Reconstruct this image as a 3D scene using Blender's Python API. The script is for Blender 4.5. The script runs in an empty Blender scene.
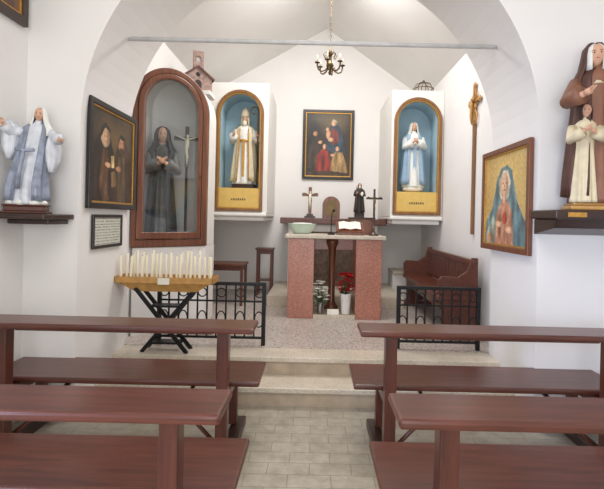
import bpy, bmesh, math, random
from mathutils import Vector, Matrix, noise as mnoise
random.seed(4)
pi=math.pi
def lin(c):
    c/=255.0
    return c/12.92 if c<=0.04045 else ((c+0.055)/1.055)**2.4
def C(r,g,b): return (lin(r),lin(g),lin(b),1)
COL=bpy.context.scene.collection
bpy.context.scene.view_settings.view_transform='Standard'
# ---------------------------------------------------------------- materials
def newmat(name):
    m=bpy.data.materials.new(name); m.use_nodes=True
    nt=m.node_tree; b=nt.nodes['Principled BSDF']
    return m,nt,b
def N(nt,t,**k):
    n=nt.nodes.new(t)
    for a,v in k.items(): setattr(n,a,v)
    return n
def plain(name,col,rough=.5,metal=0,var=.12,scale=12,bump=0,coat=0):
    m,nt,b=newmat(name)
    tc=N(nt,'ShaderNodeTexCoord'); no=N(nt,'ShaderNodeTexNoise'); no.inputs['Scale'].default_value=scale; no.inputs['Detail'].default_value=4
    nt.links.new(tc.outputs['Object'],no.inputs['Vector'])
    r=N(nt,'ShaderNodeValToRGB'); r.color_ramp.elements[0].position=.3; r.color_ramp.elements[1].position=.7
    r.color_ramp.elements[0].color=tuple(c*(1-var) for c in col[:3])+(1,); r.color_ramp.elements[1].color=tuple(min(1,c*(1+var)) for c in col[:3])+(1,)
    nt.links.new(no.outputs['Fac'],r.inputs['Fac']); nt.links.new(r.outputs['Color'],b.inputs['Base Color'])
    b.inputs['Roughness'].default_value=rough; b.inputs['Metallic'].default_value=metal
    b.inputs['Coat Weight'].default_value=coat
    if bump:
        bp=N(nt,'ShaderNodeBump'); bp.inputs['Strength'].default_value=bump; bp.inputs['Distance'].default_value=.01
        nt.links.new(no.outputs['Fac'],bp.inputs['Height']); nt.links.new(bp.outputs['Normal'],b.inputs['Normal'])
    return m
def wood(name,col,rough=.3,axis=0,coat=.2):
    m,nt,b=newmat(name)
    tc=N(nt,'ShaderNodeTexCoord'); mp=N(nt,'ShaderNodeMapping')
    s=[14,14,14]; s[axis]=1.2; mp.inputs['Scale'].default_value=s
    no=N(nt,'ShaderNodeTexNoise'); no.inputs['Scale'].default_value=2.5; no.inputs['Detail'].default_value=6; no.inputs['Distortion'].default_value=.6
    nt.links.new(tc.outputs['Object'],mp.inputs['Vector']); nt.links.new(mp.outputs['Vector'],no.inputs['Vector'])
    r=N(nt,'ShaderNodeValToRGB'); r.color_ramp.elements[0].position=.35; r.color_ramp.elements[1].position=.7
    r.color_ramp.elements[0].color=tuple(c*.68 for c in col[:3])+(1,); r.color_ramp.elements[1].color=tuple(c*1.25 for c in col[:3])+(1,)
    nt.links.new(no.outputs['Fac'],r.inputs['Fac']); nt.links.new(r.outputs['Color'],b.inputs['Base Color'])
    b.inputs['Roughness'].default_value=rough; b.inputs['Coat Weight'].default_value=coat; b.inputs['Coat Roughness'].default_value=.25
    return m
def speckle(name,base,dark,light,scale=60,rough=.3,cloud=.4,dp=.15):
    m,nt,b=newmat(name)
    tc=N(nt,'ShaderNodeTexCoord'); vo=N(nt,'ShaderNodeTexVoronoi'); vo.inputs['Scale'].default_value=scale
    nt.links.new(tc.outputs['Object'],vo.inputs['Vector'])
    sp=N(nt,'ShaderNodeSeparateColor'); nt.links.new(vo.outputs['Color'],sp.inputs['Color'])
    r=N(nt,'ShaderNodeValToRGB'); r.color_ramp.interpolation='CONSTANT'
    e=r.color_ramp.elements; e[0].color=dark; e[0].position=0; e[1].color=base; e[1].position=dp
    n=e.new(.78); n.color=light
    nt.links.new(sp.outputs[0],r.inputs['Fac'])
    no=N(nt,'ShaderNodeTexNoise'); no.inputs['Scale'].default_value=3; no.inputs['Detail'].default_value=5
    nt.links.new(tc.outputs['Object'],no.inputs['Vector'])
    mx=N(nt,'ShaderNodeMixRGB',blend_type='MULTIPLY'); mx.inputs[0].default_value=cloud
    nt.links.new(r.outputs['Color'],mx.inputs[1]); 
    r2=N(nt,'ShaderNodeValToRGB'); r2.color_ramp.elements[0].color=(.6,.58,.55,1); r2.color_ramp.elements[0].position=.3; r2.color_ramp.elements[1].position=.7
    nt.links.new(no.outputs['Fac'],r2.inputs['Fac']); nt.links.new(r2.outputs['Color'],mx.inputs[2])
    nt.links.new(mx.outputs[0],b.inputs['Base Color']); b.inputs['Roughness'].default_value=rough
    return m
def tiles(name):
    m,nt,b=newmat(name)
    tc=N(nt,'ShaderNodeTexCoord'); br=N(nt,'ShaderNodeTexBrick')
    br.offset=.5; br.inputs['Scale'].default_value=1; br.inputs['Brick Width'].default_value=.25; br.inputs['Row Height'].default_value=.125
    br.inputs['Mortar Size'].default_value=.0025; br.inputs['Color1'].default_value=C(188,180,164); br.inputs['Color2'].default_value=C(176,168,152); br.inputs['Mortar'].default_value=C(146,136,120)
    nt.links.new(tc.outputs['Object'],br.inputs['Vector'])
    no=N(nt,'ShaderNodeTexNoise'); no.inputs['Scale'].default_value=9; no.inputs['Detail'].default_value=9; no.inputs['Roughness'].default_value=.7
    nt.links.new(tc.outputs['Object'],no.inputs['Vector'])
    r2=N(nt,'ShaderNodeValToRGB'); r2.color_ramp.elements[0].color=(.62,.59,.54,1); r2.color_ramp.elements[0].position=.38; r2.color_ramp.elements[1].position=.6
    nt.links.new(no.outputs['Fac'],r2.inputs['Fac'])
    mx=N(nt,'ShaderNodeMixRGB',blend_type='MULTIPLY'); mx.inputs[0].default_value=.65
    nt.links.new(br.outputs['Color'],mx.inputs[1]); nt.links.new(r2.outputs['Color'],mx.inputs[2])
    nt.links.new(mx.outputs[0],b.inputs['Base Color']); b.inputs['Roughness'].default_value=.32
    bp=N(nt,'ShaderNodeBump'); bp.inputs['Strength'].default_value=.2; bp.inputs['Distance'].default_value=.003; bp.invert=True
    nt.links.new(br.outputs['Fac'],bp.inputs['Height']); nt.links.new(bp.outputs['Normal'],b.inputs['Normal'])
    return m
def lines_mat(name):
    m,nt,b=newmat(name)
    tc=N(nt,'ShaderNodeTexCoord'); w=N(nt,'ShaderNodeTexWave',bands_direction='Z'); w.inputs['Scale'].default_value=14; w.inputs['Distortion'].default_value=0
    nt.links.new(tc.outputs['Object'],w.inputs['Vector'])
    n=N(nt,'ShaderNodeTexNoise'); n.inputs['Scale'].default_value=70; nt.links.new(tc.outputs['Object'],n.inputs['Vector'])
    a=N(nt,'ShaderNodeMath',operation='MULTIPLY'); nt.links.new(w.outputs['Fac'],a.inputs[0]); nt.links.new(n.outputs['Fac'],a.inputs[1])
    r=N(nt,'ShaderNodeValToRGB'); r.color_ramp.elements[0].color=C(210,210,196); r.color_ramp.elements[0].position=.3; r.color_ramp.elements[1].color=C(95,95,95); r.color_ramp.elements[1].position=.6
    nt.links.new(a.outputs[0],r.inputs['Fac']); nt.links.new(r.outputs['Color'],b.inputs['Base Color']); b.inputs['Roughness'].default_value=.4
    return m
def glass(name):
    m,nt,b=newmat(name)
    out=nt.nodes['Material Output']; tr=N(nt,'ShaderNodeBsdfTransparent'); tr.inputs[0].default_value=(.82,.85,.85,1)
    gl=N(nt,'ShaderNodeBsdfGlossy'); gl.inputs['Roughness'].default_value=.04
    fr=N(nt,'ShaderNodeFresnel'); fr.inputs[0].default_value=1.8
    mx=N(nt,'ShaderNodeMixShader'); nt.links.new(fr.outputs[0],mx.inputs[0]); nt.links.new(tr.outputs[0],mx.inputs[1]); nt.links.new(gl.outputs[0],mx.inputs[2]); nt.links.new(mx.outputs[0],out.inputs[0])
    return m
WHITE=plain('white_plaster',C(236,233,230),.75,var=.015,scale=3,bump=.12)
WHITEP=plain('white_paint',C(234,231,225),.55,var=.02,scale=8)
PEW=wood('mahogany_pew',C(92,48,36),.3)
PEWV=wood('mahogany_post',C(86,43,32),.32,axis=2)
BENCHW=wood('bench_wood',C(96,50,35),.38,axis=1)
FRAMEW=wood('cabinet_wood',C(116,68,44),.35,axis=2)
NICHEW=wood('niche_frame_wood',C(134,92,52),.4,axis=2)
DARKW=wood('dark_wood',C(54,32,25),.4)
BLACKF=plain('black_frame',C(32,27,25),.35)
GOLD=plain('gilt',C(196,148,70),.38,metal=.6,var=.2,scale=40)
GOLDP=plain('tan_gold_paint',C(190,144,82),.45,metal=.1,var=.15,scale=20)
OCHRE=plain('ochre_panel',C(220,184,100),.5,var=.06)
BLUE=plain('niche_blue',C(168,196,208),.7,var=.05,scale=6)
IRON=plain('black_iron',C(26,26,28),.4,metal=.4)
CHROME=plain('steel',C(150,150,150),.3,metal=.9)
BRASS=plain('dark_brass',C(100,80,52),.35,metal=.7,var=.2)
SKIN=plain('painted_skin',C(212,166,138),.5,var=.05)
IVORY=plain('ivory',C(236,226,200),.45,var=.03)
EYE=plain('dark_eye',C(34,26,22),.3)
LIP=plain('painted_lip',C(176,84,76),.4)
PINK=speckle('pink_marble',C(184,122,102),C(160,100,80),C(198,140,120),scale=150,rough=.3,cloud=.5,dp=.22)
MARBLE=speckle('pale_marble',C(214,202,184),C(196,182,162),C(222,212,196),scale=120,rough=.35,cloud=.6)
TERR=speckle('terrazzo',C(190,178,170),C(140,120,112),C(212,204,196),scale=90,rough=.35,cloud=.3,dp=.2)
TILE=tiles('floor_tiles')
GLASS=glass('clear_glass')
PAPER=plain('paper',C(232,228,214),.6,var=.02)
GREEN=plain('leaf_green',C(54,90,44),.5,var=.3)
RED=plain('poinsettia_red',C(190,30,36),.5,var=.2,scale=30)
WFLOW=plain('white_petals',C(240,238,230),.5,var=.03)
PIPE=plain('pipe_grey',C(206,206,206),.5)
HAIR=plain('hair_brown',C(48,32,26),.6)
RISER=plain('step_riser',C(178,160,138),.5,var=.14,scale=9)
# ---------------------------------------------------------------- mesh builder
class MB:
    def __init__(s,tf=None): s.v=[];s.f=[];s.m=[];s.sm=[];s.tf=tf
    def add(s,vs,fs,mi=0,smooth=False):
        o=len(s.v); s.v+=[Vector(v) for v in vs]
        for f in fs: s.f.append([o+i for i in f]); s.m.append(mi); s.sm.append(smooth)
        return s
    def box(s,x0,x1,y0,y1,z0,z1,mi=0,R=None,c=None):
        vs=[(x,y,z) for x in (x0,x1) for y in (y0,y1) for z in (z0,z1)]
        if R is not None:
            c=Vector(c) if c else Vector(((x0+x1)/2,(y0+y1)/2,(z0+z1)/2))
            vs=[R@(Vector(v)-c)+c for v in vs]
        return s.add(vs,[(0,1,3,2),(4,6,7,5),(0,4,5,1),(2,3,7,6),(0,2,6,4),(1,5,7,3)],mi)
    def bar(s,a,b,w,t,mi=0):
        a=Vector(a);b=Vector(b);d=(b-a).normalized()
        r=Vector((0,1,0)) if abs(d.y)<.9 else Vector((0,0,1))
        u=d.cross(r).normalized()*w/2; v=d.cross(u).normalized()*t/2
        vs=[p+i*u+j*v for p in (a,b) for i,j in((-1,-1),(1,-1),(1,1),(-1,1))]
        return s.add(vs,[(0,1,2,3),(7,6,5,4),(0,4,5,1),(1,5,6,2),(2,6,7,3),(3,7,4,0)],mi)
    def loft(s,rings,n=28,k=0,mi=0,ph=0,tw=0,cap=True,a0=None,a1=None):
        vs=[];fs=[]; open_=a0 is not None
        m=n+1 if open_ else n
        for r in rings:
            cx,cy,z,rx,ry=r[:5]; amp=r[5] if len(r)>5 else 0
            for i in range(m):
                th=(a0+(a1-a0)*i/n) if open_ else 2*pi*i/n
                q=1+amp*(math.cos(k*th+ph+tw*z)+.4*math.cos((k*2-3)*th+1.3*ph-tw*z))
                vs.append((cx+rx*q*math.cos(th),cy+ry*q*math.sin(th),z))
        for j in range(len(rings)-1):
            for i in range(n):
                b=(i+1)%m if not open_ else i+1
                fs.append((j*m+i,j*m+b,(j+1)*m+b,(j+1)*m+i))
        if cap and not open_:
            fs.append(tuple(range(m))); fs.append(tuple((len(rings)-1)*m+i for i in range(m)))
        return s.add(vs,fs,mi,True)
    def lathe(s,prof,c=(0,0,0),n=24,mi=0):
        return s.loft([(c[0],c[1],c[2]+z,max(r,1e-4),max(r,1e-4)) for r,z in prof],n=n,mi=mi)
    def tube(s,pts,rad,n=8,mi=0,closed=False,flat=1):
        pts=[Vector(p) for p in pts]
        if not isinstance(rad,(list,tuple)): rad=[rad]*len(pts)
        L=len(pts); ref=None; vs=[];fs=[]
        for i,p in enumerate(pts):
            a=pts[(i-1)%L] if (i>0 or closed) else p; b=pts[(i+1)%L] if (i<L-1 or closed) else p
            t=(b-a).normalized()
            if ref is None: ref=Vector((0,0,1)) if abs(t.z)<.8 else Vector((0,1,0))
            ref=(ref-t*ref.dot(t)).normalized(); w=t.cross(ref)
            for q in range(n):
                th=2*pi*q/n; vs.append(p+rad[i]*(ref*math.cos(th)+w*flat*math.sin(th)))
        for j in range(L if closed else L-1):
            jj=(j+1)%L
            for q in range(n): fs.append((j*n+q,j*n+(q+1)%n,jj*n+(q+1)%n,jj*n+q))
        if not closed: fs.append(tuple(range(n))); fs.append(tuple((L-1)*n+q for q in range(n)))
        return s.add(vs,fs,mi,True)
    def ball(s,c,r,mi=0,n=14,fn=None):
        if not isinstance(r,(tuple,list)): r=(r,r,r)
        vs=[];fs=[];m=n//2+2
        for j in range(m+1):
            ph=pi*j/m
            for i in range(n):
                th=2*pi*i/n; d=Vector((math.sin(ph)*math.cos(th),math.sin(ph)*math.sin(th),math.cos(ph)))
                p=Vector((d.x*r[0],d.y*r[1],d.z*r[2]))
                if fn: p=fn(d,p)
                vs.append(p+Vector(c))
        for j in range(m):
            for i in range(n): fs.append((j*n+i,j*n+(i+1)%n,(j+1)*n+(i+1)%n,(j+1)*n+i))
        return s.add(vs,fs,mi,True)
    def head(s,c,r,mi=0,mie=1,rot=None):
        R=rot or Matrix.Identity(3)
        def fn(d,p):
            p=p.copy()
            if d.z<0: p.x*=1-.28*abs(d.z); p.y*=1-.1*abs(d.z)
            def g(x,z,w): return math.exp(-((d.x-x)**2+(d.z-z)**2)/w) if d.y<0 else 0
            p.y-=r*.22*g(0,-.12,.018); p.y-=r*.09*g(0,.12,.02); p.y+=r*.09*g(.34,.08,.02)+r*.09*g(-.34,.08,.02)
            p.y-=r*.07*g(0,-.45,.015); p.y-=r*.1*g(0,-.8,.05)
            if abs(d.x)>.93: p.x*=1.08
            return R@p
        s.ball(c,(r*.76,r*.86,r*1.08),mi,32,fn)
        for sx in(-1,1):
            s.ball(Vector(c)+R@Vector((sx*r*.27,-r*.72,r*.08)),r*.085,mie,8)
            s.tube([Vector(c)+R@Vector((sx*r*q,-r*(.80-.25*(q-.1)),r*(.24+.05*math.sin((q-.1)*8)))) for q in(.12,.25,.38)],r*.03,5,mie)
            s.ball(Vector(c)+R@Vector((sx*r*.76,0,-r*.02)),(r*.06,r*.14,r*.2),mi,8)
        s.ball(Vector(c)+R@Vector((0,-r*.78,-r*.42)),(r*.16,r*.05,r*.05),mi+2 if mie==1 else mi,8)
    def hand(s,p,d,side,L,mi=0):
        p=Vector(p);d=Vector(d).normalized();sd=Vector(side).normalized(); nn=d.cross(sd)
        s.tube([p,p+d*L*.2,p+d*L*.5],[L*.13,L*.24,L*.22],8,mi)
        for i,l in enumerate((.42,.5,.46,.34)):
            b=p+d*L*.46+sd*L*(.16-.107*i)
            s.tube([b,b+d*L*l*.5+nn*L*.02,b+d*L*l*.95+nn*L*.1],[L*.055,L*.05,L*.035],6,mi)
        b=p+d*L*.15+sd*L*.18
        s.tube([b,b+sd*L*.14+d*L*.14,b+sd*L*.18+d*L*.32],[L*.06,L*.055,L*.04],6,mi)
    def obj(s,name,mats,parent=None,bevel=0,label=None,solid=0,sub=0):
        vs=[s.tf(v) for v in s.v] if s.tf else s.v
        me=bpy.data.meshes.new(name); me.from_pydata([tuple(v) for v in vs],[],s.f)
        if not isinstance(mats,(list,tuple)): mats=[mats]
        for m in mats: me.materials.append(m)
        for i,p in enumerate(me.polygons):
            p.material_index=min(s.m[i],len(mats)-1); p.use_smooth=s.sm[i]
        bm=bmesh.new(); bm.from_mesh(me); bmesh.ops.recalc_face_normals(bm,faces=bm.faces); bm.to_mesh(me); bm.free()
        o=bpy.data.objects.new(name,me); COL.objects.link(o)
        if parent: o.parent=parent
        if label: o['label']=label
        if bevel:
            b=o.modifiers.new('bevel','BEVEL'); b.width=bevel; b.segments=2; b.limit_method='ANGLE'
        if solid:
            b=o.modifiers.new('solid','SOLIDIFY'); b.thickness=solid
        if sub:
            b=o.modifiers.new('sub','SUBSURF'); b.levels=sub; b.render_levels=sub
        return o
def thing(name,label,cat,loc,rz=0,group=None,scale=1,rot=None):
    e=bpy.data.objects.new(name,None); COL.objects.link(e); e.location=loc; e.rotation_euler=rot or (0,0,rz); e.empty_display_size=.1
    e.scale=(scale,)*3
    e['label']=label; e['category']=cat
    if group: e['group']=group
    return e
def struct(o): o['kind']='structure'; return o
def clone(root,loc):
    n=root.copy(); COL.objects.link(n); n.location=loc
    def rec(a,b):
        for c in a.children:
            d=c.copy(); COL.objects.link(d); d.parent=b; rec(c,d)
    rec(root,n); return n
def arch(cx,hw,zb,zs,n=24):
    return [(cx-hw,zb)]+[(cx-hw*math.cos(pi*i/n),zs+hw*math.sin(pi*i/n)) for i in range(n+1)]+[(cx+hw,zb)]
def ring(mb,o,i,y0,y1,mi=0):
    L=len(o); vs=[(p[0],y,p[1]) for y in(y0,y1) for pl in(o,i) for p in pl]
    fs=[]
    for a in range(L):
        b=(a+1)%L
        fs+=[(a,b,L+b,L+a),(2*L+a,2*L+b,3*L+b,3*L+a),(a,b,2*L+b,2*L+a),(L+a,L+b,3*L+b,3*L+a)]
    mb.add(vs,fs,mi)
def panel(mb,pl,y,mi=0): mb.add([(p[0],y,p[1]) for p in pl],[tuple(range(len(pl)))],mi)
def sleeve(mb,pl,y0,y1,mi=0):
    L=len(pl); mb.add([(p[0],y,p[1]) for y in(y0,y1) for p in pl],[(a,(a+1)%L,L+(a+1)%L,L+a) for a in range(L)],mi)
def archface(mb,x0,x1,z0,z1,cx,hw,zb,zs,y,mi=0,n=24):
    q=lambda a,b,c,d: mb.add([(a,y,c),(b,y,c),(b,y,d),(a,y,d)],[(0,1,2,3)],mi)
    q(x0,cx-hw,z0,z1); q(cx+hw,x1,z0,z1)
    if zb>z0: q(cx-hw,cx+hw,z0,zb)
    P=arch(cx,hw,zb,zs,n)[1:-1]
    for a,b in zip(P,P[1:]): mb.add([(a[0],y,a[1]),(b[0],y,b[1]),(b[0],y,z1),(a[0],y,z1)],[(0,1,2,3)],mi)
# ================================================================= ROOM
PL=.30
struct(MB().box(-2.3,2.4,-2.2,4.15,-.12,0).obj('floor',TILE))
struct(MB().box(-2.0,1.95,3.87,7.6,0,PL-.04).obj('floor',RISER))
struct(MB().box(-1.71,1.61,3.85,4.13,PL-.04,PL).obj('trim_1',MARBLE,bevel=.006))
struct(MB().box(-1.80,1.75,4.13,7.4,PL-.04,PL).obj('floor',TERR))
struct(MB().box(-1.71,1.61,3.57,3.87,0,.11).obj('trim_2',RISER))
struct(MB().box(-1.71,1.61,3.55,3.87,.11,.15).obj('trim_8',MARBLE,bevel=.006))
struct(MB().box(-.62,1.22,6.05,7.4,PL,.45).obj('trim_3',MARBLE,bevel=.006))
struct(MB().box(-2.3,-2.1,-2.2,3.25,0,4.3).obj('wall_left',WHITE))
struct(MB().box(2.2,2.4,-2.2,3.25,0,4.3).obj('wall_right',WHITE))
struct(MB().box(-2.0,-1.8,4.1,7.6,0,3.55).obj('wall_left',WHITE))
struct(MB().box(1.75,1.95,4.1,7.6,0,3.55).obj('wall_right',WHITE))
m=MB(); P=[(-1.8,0),(1.75,0),(1.75,3.5),(.13,4.62),(-1.8,3.5)]
sleeve(m,P,7.4,7.6); panel(m,P,7.4); panel(m,P,7.6); struct(m.obj('wall_back',WHITE))
m=MB(); m.box(-2.3,-.9,-2.2,-2.0,0,4.3).box(.9,2.4,-2.2,-2.0,0,4.3).box(-.9,.9,-2.2,-2.0,2.6,4.3); struct(m.obj('wall_rear',WHITE))
m=MB()
acx,ar,azs=-.05,1.66,2.13
for y in(3.25,4.1): archface(m,-2.3,2.4,0,4.8,acx,ar,0,azs,y,n=48)
sleeve(m,arch(acx,ar,0,azs,48)[:],3.25,4.1); m.f.pop();m.m.pop();m.sm.pop()
sleeve(m,[(-2.3,0),(-2.3,4.8),(2.4,4.8),(2.4,0)],3.25,4.1); m.f.pop();m.m.pop();m.sm.pop()
o=struct(m.obj('wall_arch',WHITE))
struct(MB().box(-2.3,2.4,-2.2,3.25,4.2,4.35).obj('ceiling',WHITE))
m=MB(); m.add([(-2.0,4.1,3.38),(.13,4.1,4.62),(.13,7.6,4.62),(-2.0,7.6,3.38),(-2.0,4.1,3.5),(.13,4.1,4.74),(.13,7.6,4.74),(-2.0,7.6,3.5)],[(0,1,2,3),(4,5,6,7),(0,1,5,4),(2,3,7,6),(0,3,7,4),(1,2,6,5)]); struct(m.obj('ceiling',WHITE))
m=MB(); m.add([(1.95,4.1,3.36),(.13,4.1,4.62),(.13,7.6,4.62),(1.95,7.6,3.36),(1.95,4.1,3.48),(.13,4.1,4.74),(.13,7.6,4.74),(1.95,7.6,3.48)],[(0,1,2,3),(4,5,6,7),(0,1,5,4),(2,3,7,6),(0,3,7,4),(1,2,6,5)]); struct(m.obj('ceiling',WHITE))
m=MB(); m.tube([(-1.53,3.6,2.9),(1.42,3.6,2.9)],.018,12); struct(m.obj('trim_4',PIPE))
A=Vector((-1.78,4.4,0)); Bv=Vector((-1.2,4.93,0)); dv=(Bv-A); W=dv.length; dn=dv.normalized()
def ctf(v): return A+dn*v.x+Vector((0,v.y,v.z))
m=MB(tf=lambda v:ctf(v)); m.box(0,W,0,.45,PL,1.165); struct(m.obj('trim_5',WHITE))
m=MB(); m.box(1.22,1.75,6.95,7.4,PL,.67); struct(m.obj('trim_6',WHITE)); 
m=MB(); m.box(1.22,1.75,6.90,7.4,.67,.71); struct(m.obj('trim_7',MARBLE,bevel=.005))
# ================================================================= PEWS
def pew(loc):
    r=thing('pew','dark mahogany pew with flat shelf top and plank seat','pew',loc,group='mahogany pews facing the altar')
    m=MB(); m.box(-.87,.87,-.35,-.11,.815,.85); m.obj('back_shelf',PEW,r,bevel=.012)
    m=MB(); m.box(-.60,.60,-.215,-.185,.775,.815); m.obj('support_rail',PEW,r,bevel=.004)
    m=MB(); m.box(-.88,.88,-.10,.33,.415,.45); m.obj('seat',PEW,r,bevel=.012)
    m=MB(); m.box(-.63,.63,.10,.13,.34,.415); m.obj('apron',PEW,r,bevel=.004)
    for sx in(-1,1):
        x=sx*.67
        m=MB(); m.box(x-.035,x+.035,-.24,-.16,.06,.815); m.obj('back_post',PEWV,r,bevel=.006)
        m=MB(); m.box(x-.03,x+.03,.16,.22,.06,.415); m.obj('front_leg',PEWV,r,bevel=.006)
        m=MB(); m.box(x-.045+sx*.03,x+.045+sx*.03,-.33,.31,0,.06); o=m.obj('foot_runner',DARKW,r,bevel=.008)
        m=MB(); m.box(x-.03,x+.03,-.16,.30,.355,.415); m.obj('seat_bearer',PEWV,r,bevel=.004)
        m=MB(); m.tube([(x-sx*.03,-.2,.10),(x-sx*.25,-.16,.30),(x-sx*.25,.11,.36)],.015,4); m.obj('brace',PEWV,r)
    return r
p1=pew((-1.21,2.95,0)); p2=clone(p1,(1.15,2.95,0)); clone(p1,(-1.165,1.81,0)); clone(p1,(1.16,1.81,0))
# ================================================================= IRON RAILINGS
def railing(x0,x1,y,label):
    cx=(x0+x1)/2; w=(x1-x0)/2
    r=thing('altar_railing',label,'railing',(cx,y,PL),group='black iron altar railings')
    MB().box(-w,w,-.02,.02,.555,.585).obj('top_rail',IRON,r,bevel=.004)
    MB().box(-w,w,-.012,.012,.06,.08).obj('bottom_rail',IRON,r)
    MB().box(-w,w,-.008,.008,.40,.415).obj('middle_rail',IRON,r)
    for sx in(-1,1): MB().box(sx*w-.018*(1+sx),sx*w+.018*(1-sx),-.018,.018,0,.56).obj('end_post',IRON,r,bevel=.003)
    n=int(2*w/.085); d=(2*w-.036)/n
    for i in range(1,n):
        x=-w+.018+d*i; MB().box(x-.007,x+.007,-.006,.006,.08,.555).obj('baluster',IRON,r)
    for i in range(0,n,2):
        x=-w+.018+d*(i+.5); R=min(.04,d/2-.004)
        for zc,q in((.485,1),(.24,1.8)):
            m=MB(); m.tube([(x+R*math.cos(a*pi/10),0,zc+q*R*math.sin(a*pi/10)) for a in range(20)],.006,6,closed=True); m.obj('ring_ornament',IRON,r)
railing(-1.45,-.44,4.2,'black wrought-iron railing with ring ornaments beside candle stand')
railing(.78,1.56,4.2,'short black wrought-iron railing with ring ornaments before bench')
# ================================================================= CANDLE STAND
SX=-1.285; SY=3.97
r=thing('votive_candle_stand','tan-gold votive candle tray on crossed black metal legs','candle stand',(SX,SY,PL))
m=MB(); m.box(-.42,.42,-.11,.11,.61,.625); m.box(-.42,.42,-.115,-.105,.61,.66); m.box(-.42,.42,.105,.115,.61,.66); m.box(-.425,-.415,-.115,.115,.61,.66); m.box(.415,.425,-.115,.115,.61,.66); m.obj('tray',GOLDP,r)
m=MB(); m.add([(x,y,z) for (x,y,z) in [(-.40,-.10,.61),(.40,-.10,.61),(.27,-.06,.53),(-.27,-.06,.53),(-.40,.10,.61),(.40,.10,.61),(.27,.06,.53),(-.27,.06,.53)]],[(0,1,2,3),(4,5,6,7),(0,3,7,4),(1,2,6,5),(3,2,6,7)]); m.obj('tray_base',GOLDP,r)
MB().box(-.05,.05,-.119,-.1155,.60,.655).obj('notice_card',PAPER,r)
for y in(-.07,.07):
    m=MB(); m.bar((-.26,y,.56),(.20,y,.0),.034,.014); m.obj('leg',IRON,r)
    m=MB(); m.bar((.26,y+.016,.56),(-.20,y+.016,.0),.034,.014); m.obj('leg',IRON,r)
for z,h in((.08,.14),(.40,.13)):
    MB().bar((-h,0,z),(h,0,z),.016,.12).obj('cross_bar',IRON,r)
MB().ball((0,-.09,.26),(.035,.012,.035),0,14).obj('hub',GOLDP,r)
for i in range(28):
    row=i%3; x=-.385+.77*(i/27)+random.uniform(-.008,.008); h=random.uniform(.20,.26)
    c=thing('votive_candle','slim white votive candle standing on gold tray','candle',(SX+x,SY+(-.06,.0,.06)[row],PL+.625),group='votive candles on the gold tray',rot=(random.uniform(-.02,.02),random.uniform(-.04,.04),0))
    MB().lathe([(.0115,0),(.0115,.002),(.011,h),(.006,h+.004),(.0005,h+.005)],n=12).obj('wax',IVORY,c)
    MB().tube([(0,0,h),(0.001,0,h+.016)],.0015,5).obj('wick',EYE,c)
# ================================================================= PAINTINGS (colours computed per vertex)
def paint_mat(name):
    m,nt,b=newmat(name); a=N(nt,'ShaderNodeVertexColor'); a.layer_name='paint'
    no=N(nt,'ShaderNodeTexNoise'); no.inputs['Scale'].default_value=60; tc=N(nt,'ShaderNodeTexCoord'); nt.links.new(tc.outputs['Object'],no.inputs['Vector'])
    mx=N(nt,'ShaderNodeMixRGB',blend_type='OVERLAY'); mx.inputs[0].default_value=.12
    nt.links.new(a.outputs['Color'],mx.inputs[1]); nt.links.new(no.outputs['Fac'],mx.inputs[2]); nt.links.new(mx.outputs[0],b.inputs['Base Color']); b.inputs['Roughness'].default_value=.4
    return m
PM=paint_mat('oil_paint')
def canvas(parent,w,h,y,bg,shapes,n=120,name='canvas'):
    def inpoly(P,x,z):
        c=False
        for i in range(len(P)):
            x1,z1=P[i]; x2,z2=P[i-1]
            if (z1>z)!=(z2>z) and x<(x2-x1)*(z-z1)/(z2-z1)+x1: c=not c
        return c
    vs=[];cols=[]
    for j in range(n+1):
        for i in range(n+1):
            u=i/n; v=j/n
            vs.append(((u-.5)*w,y,(.5-v)*h))
            wn=mnoise.noise(Vector((u*9,v*9,3)))*.012; uu=u+wn; vv=v+mnoise.noise(Vector((u*9,v*9,9)))*.012
            fold=mnoise.noise(Vector((u*14,v*6,1)))
            c=list(bg(u,v)); 
            for s in shapes:
                col=s[-1]
                if s[0]=='e':
                    _,cx,cy,rx,ry,_c=s; d=math.hypot((uu-cx)/rx,(vv-cy)/ry); a=max(0,min(1,(1.08-d)/.16)); sh=1.12-.35*max(0,(uu-cx)/rx)-.12*d
                elif s[0]=='g':
                    _,cx,cy,rx,ry,_c=s; d=math.hypot((uu-cx)/rx,(vv-cy)/ry); a=.7*max(0,min(1,1-d)); sh=1
                else:
                    a=1 if inpoly(s[1],uu,vv) else 0; sh=1.0+.45*fold
                if a>0: c=[c[k]*(1-a)+col[k]*sh*a for k in range(3)]
            nz=1+.12*mnoise.noise(Vector((u*30,v*30,5)))
            cols.append([max(0,min(255,q*nz)) for q in c])
    fs=[(j*(n+1)+i,j*(n+1)+i+1,(j+1)*(n+1)+i+1,(j+1)*(n+1)+i) for j in range(n) for i in range(n)]
    me=bpy.data.meshes.new(name); me.from_pydata(vs,[],fs); me.materials.append(PM)
    at=me.color_attributes.new('paint','FLOAT_COLOR','POINT')
    for i,c in enumerate(cols): at.data[i].color=C(*c)
    o=bpy.data.objects.new(name,me); COL.objects.link(o); o.parent=parent; return o
def mixc(a,b,t): t=max(0,min(1,t)); return [a[i]*(1-t)+b[i]*t for i in range(3)]
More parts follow.
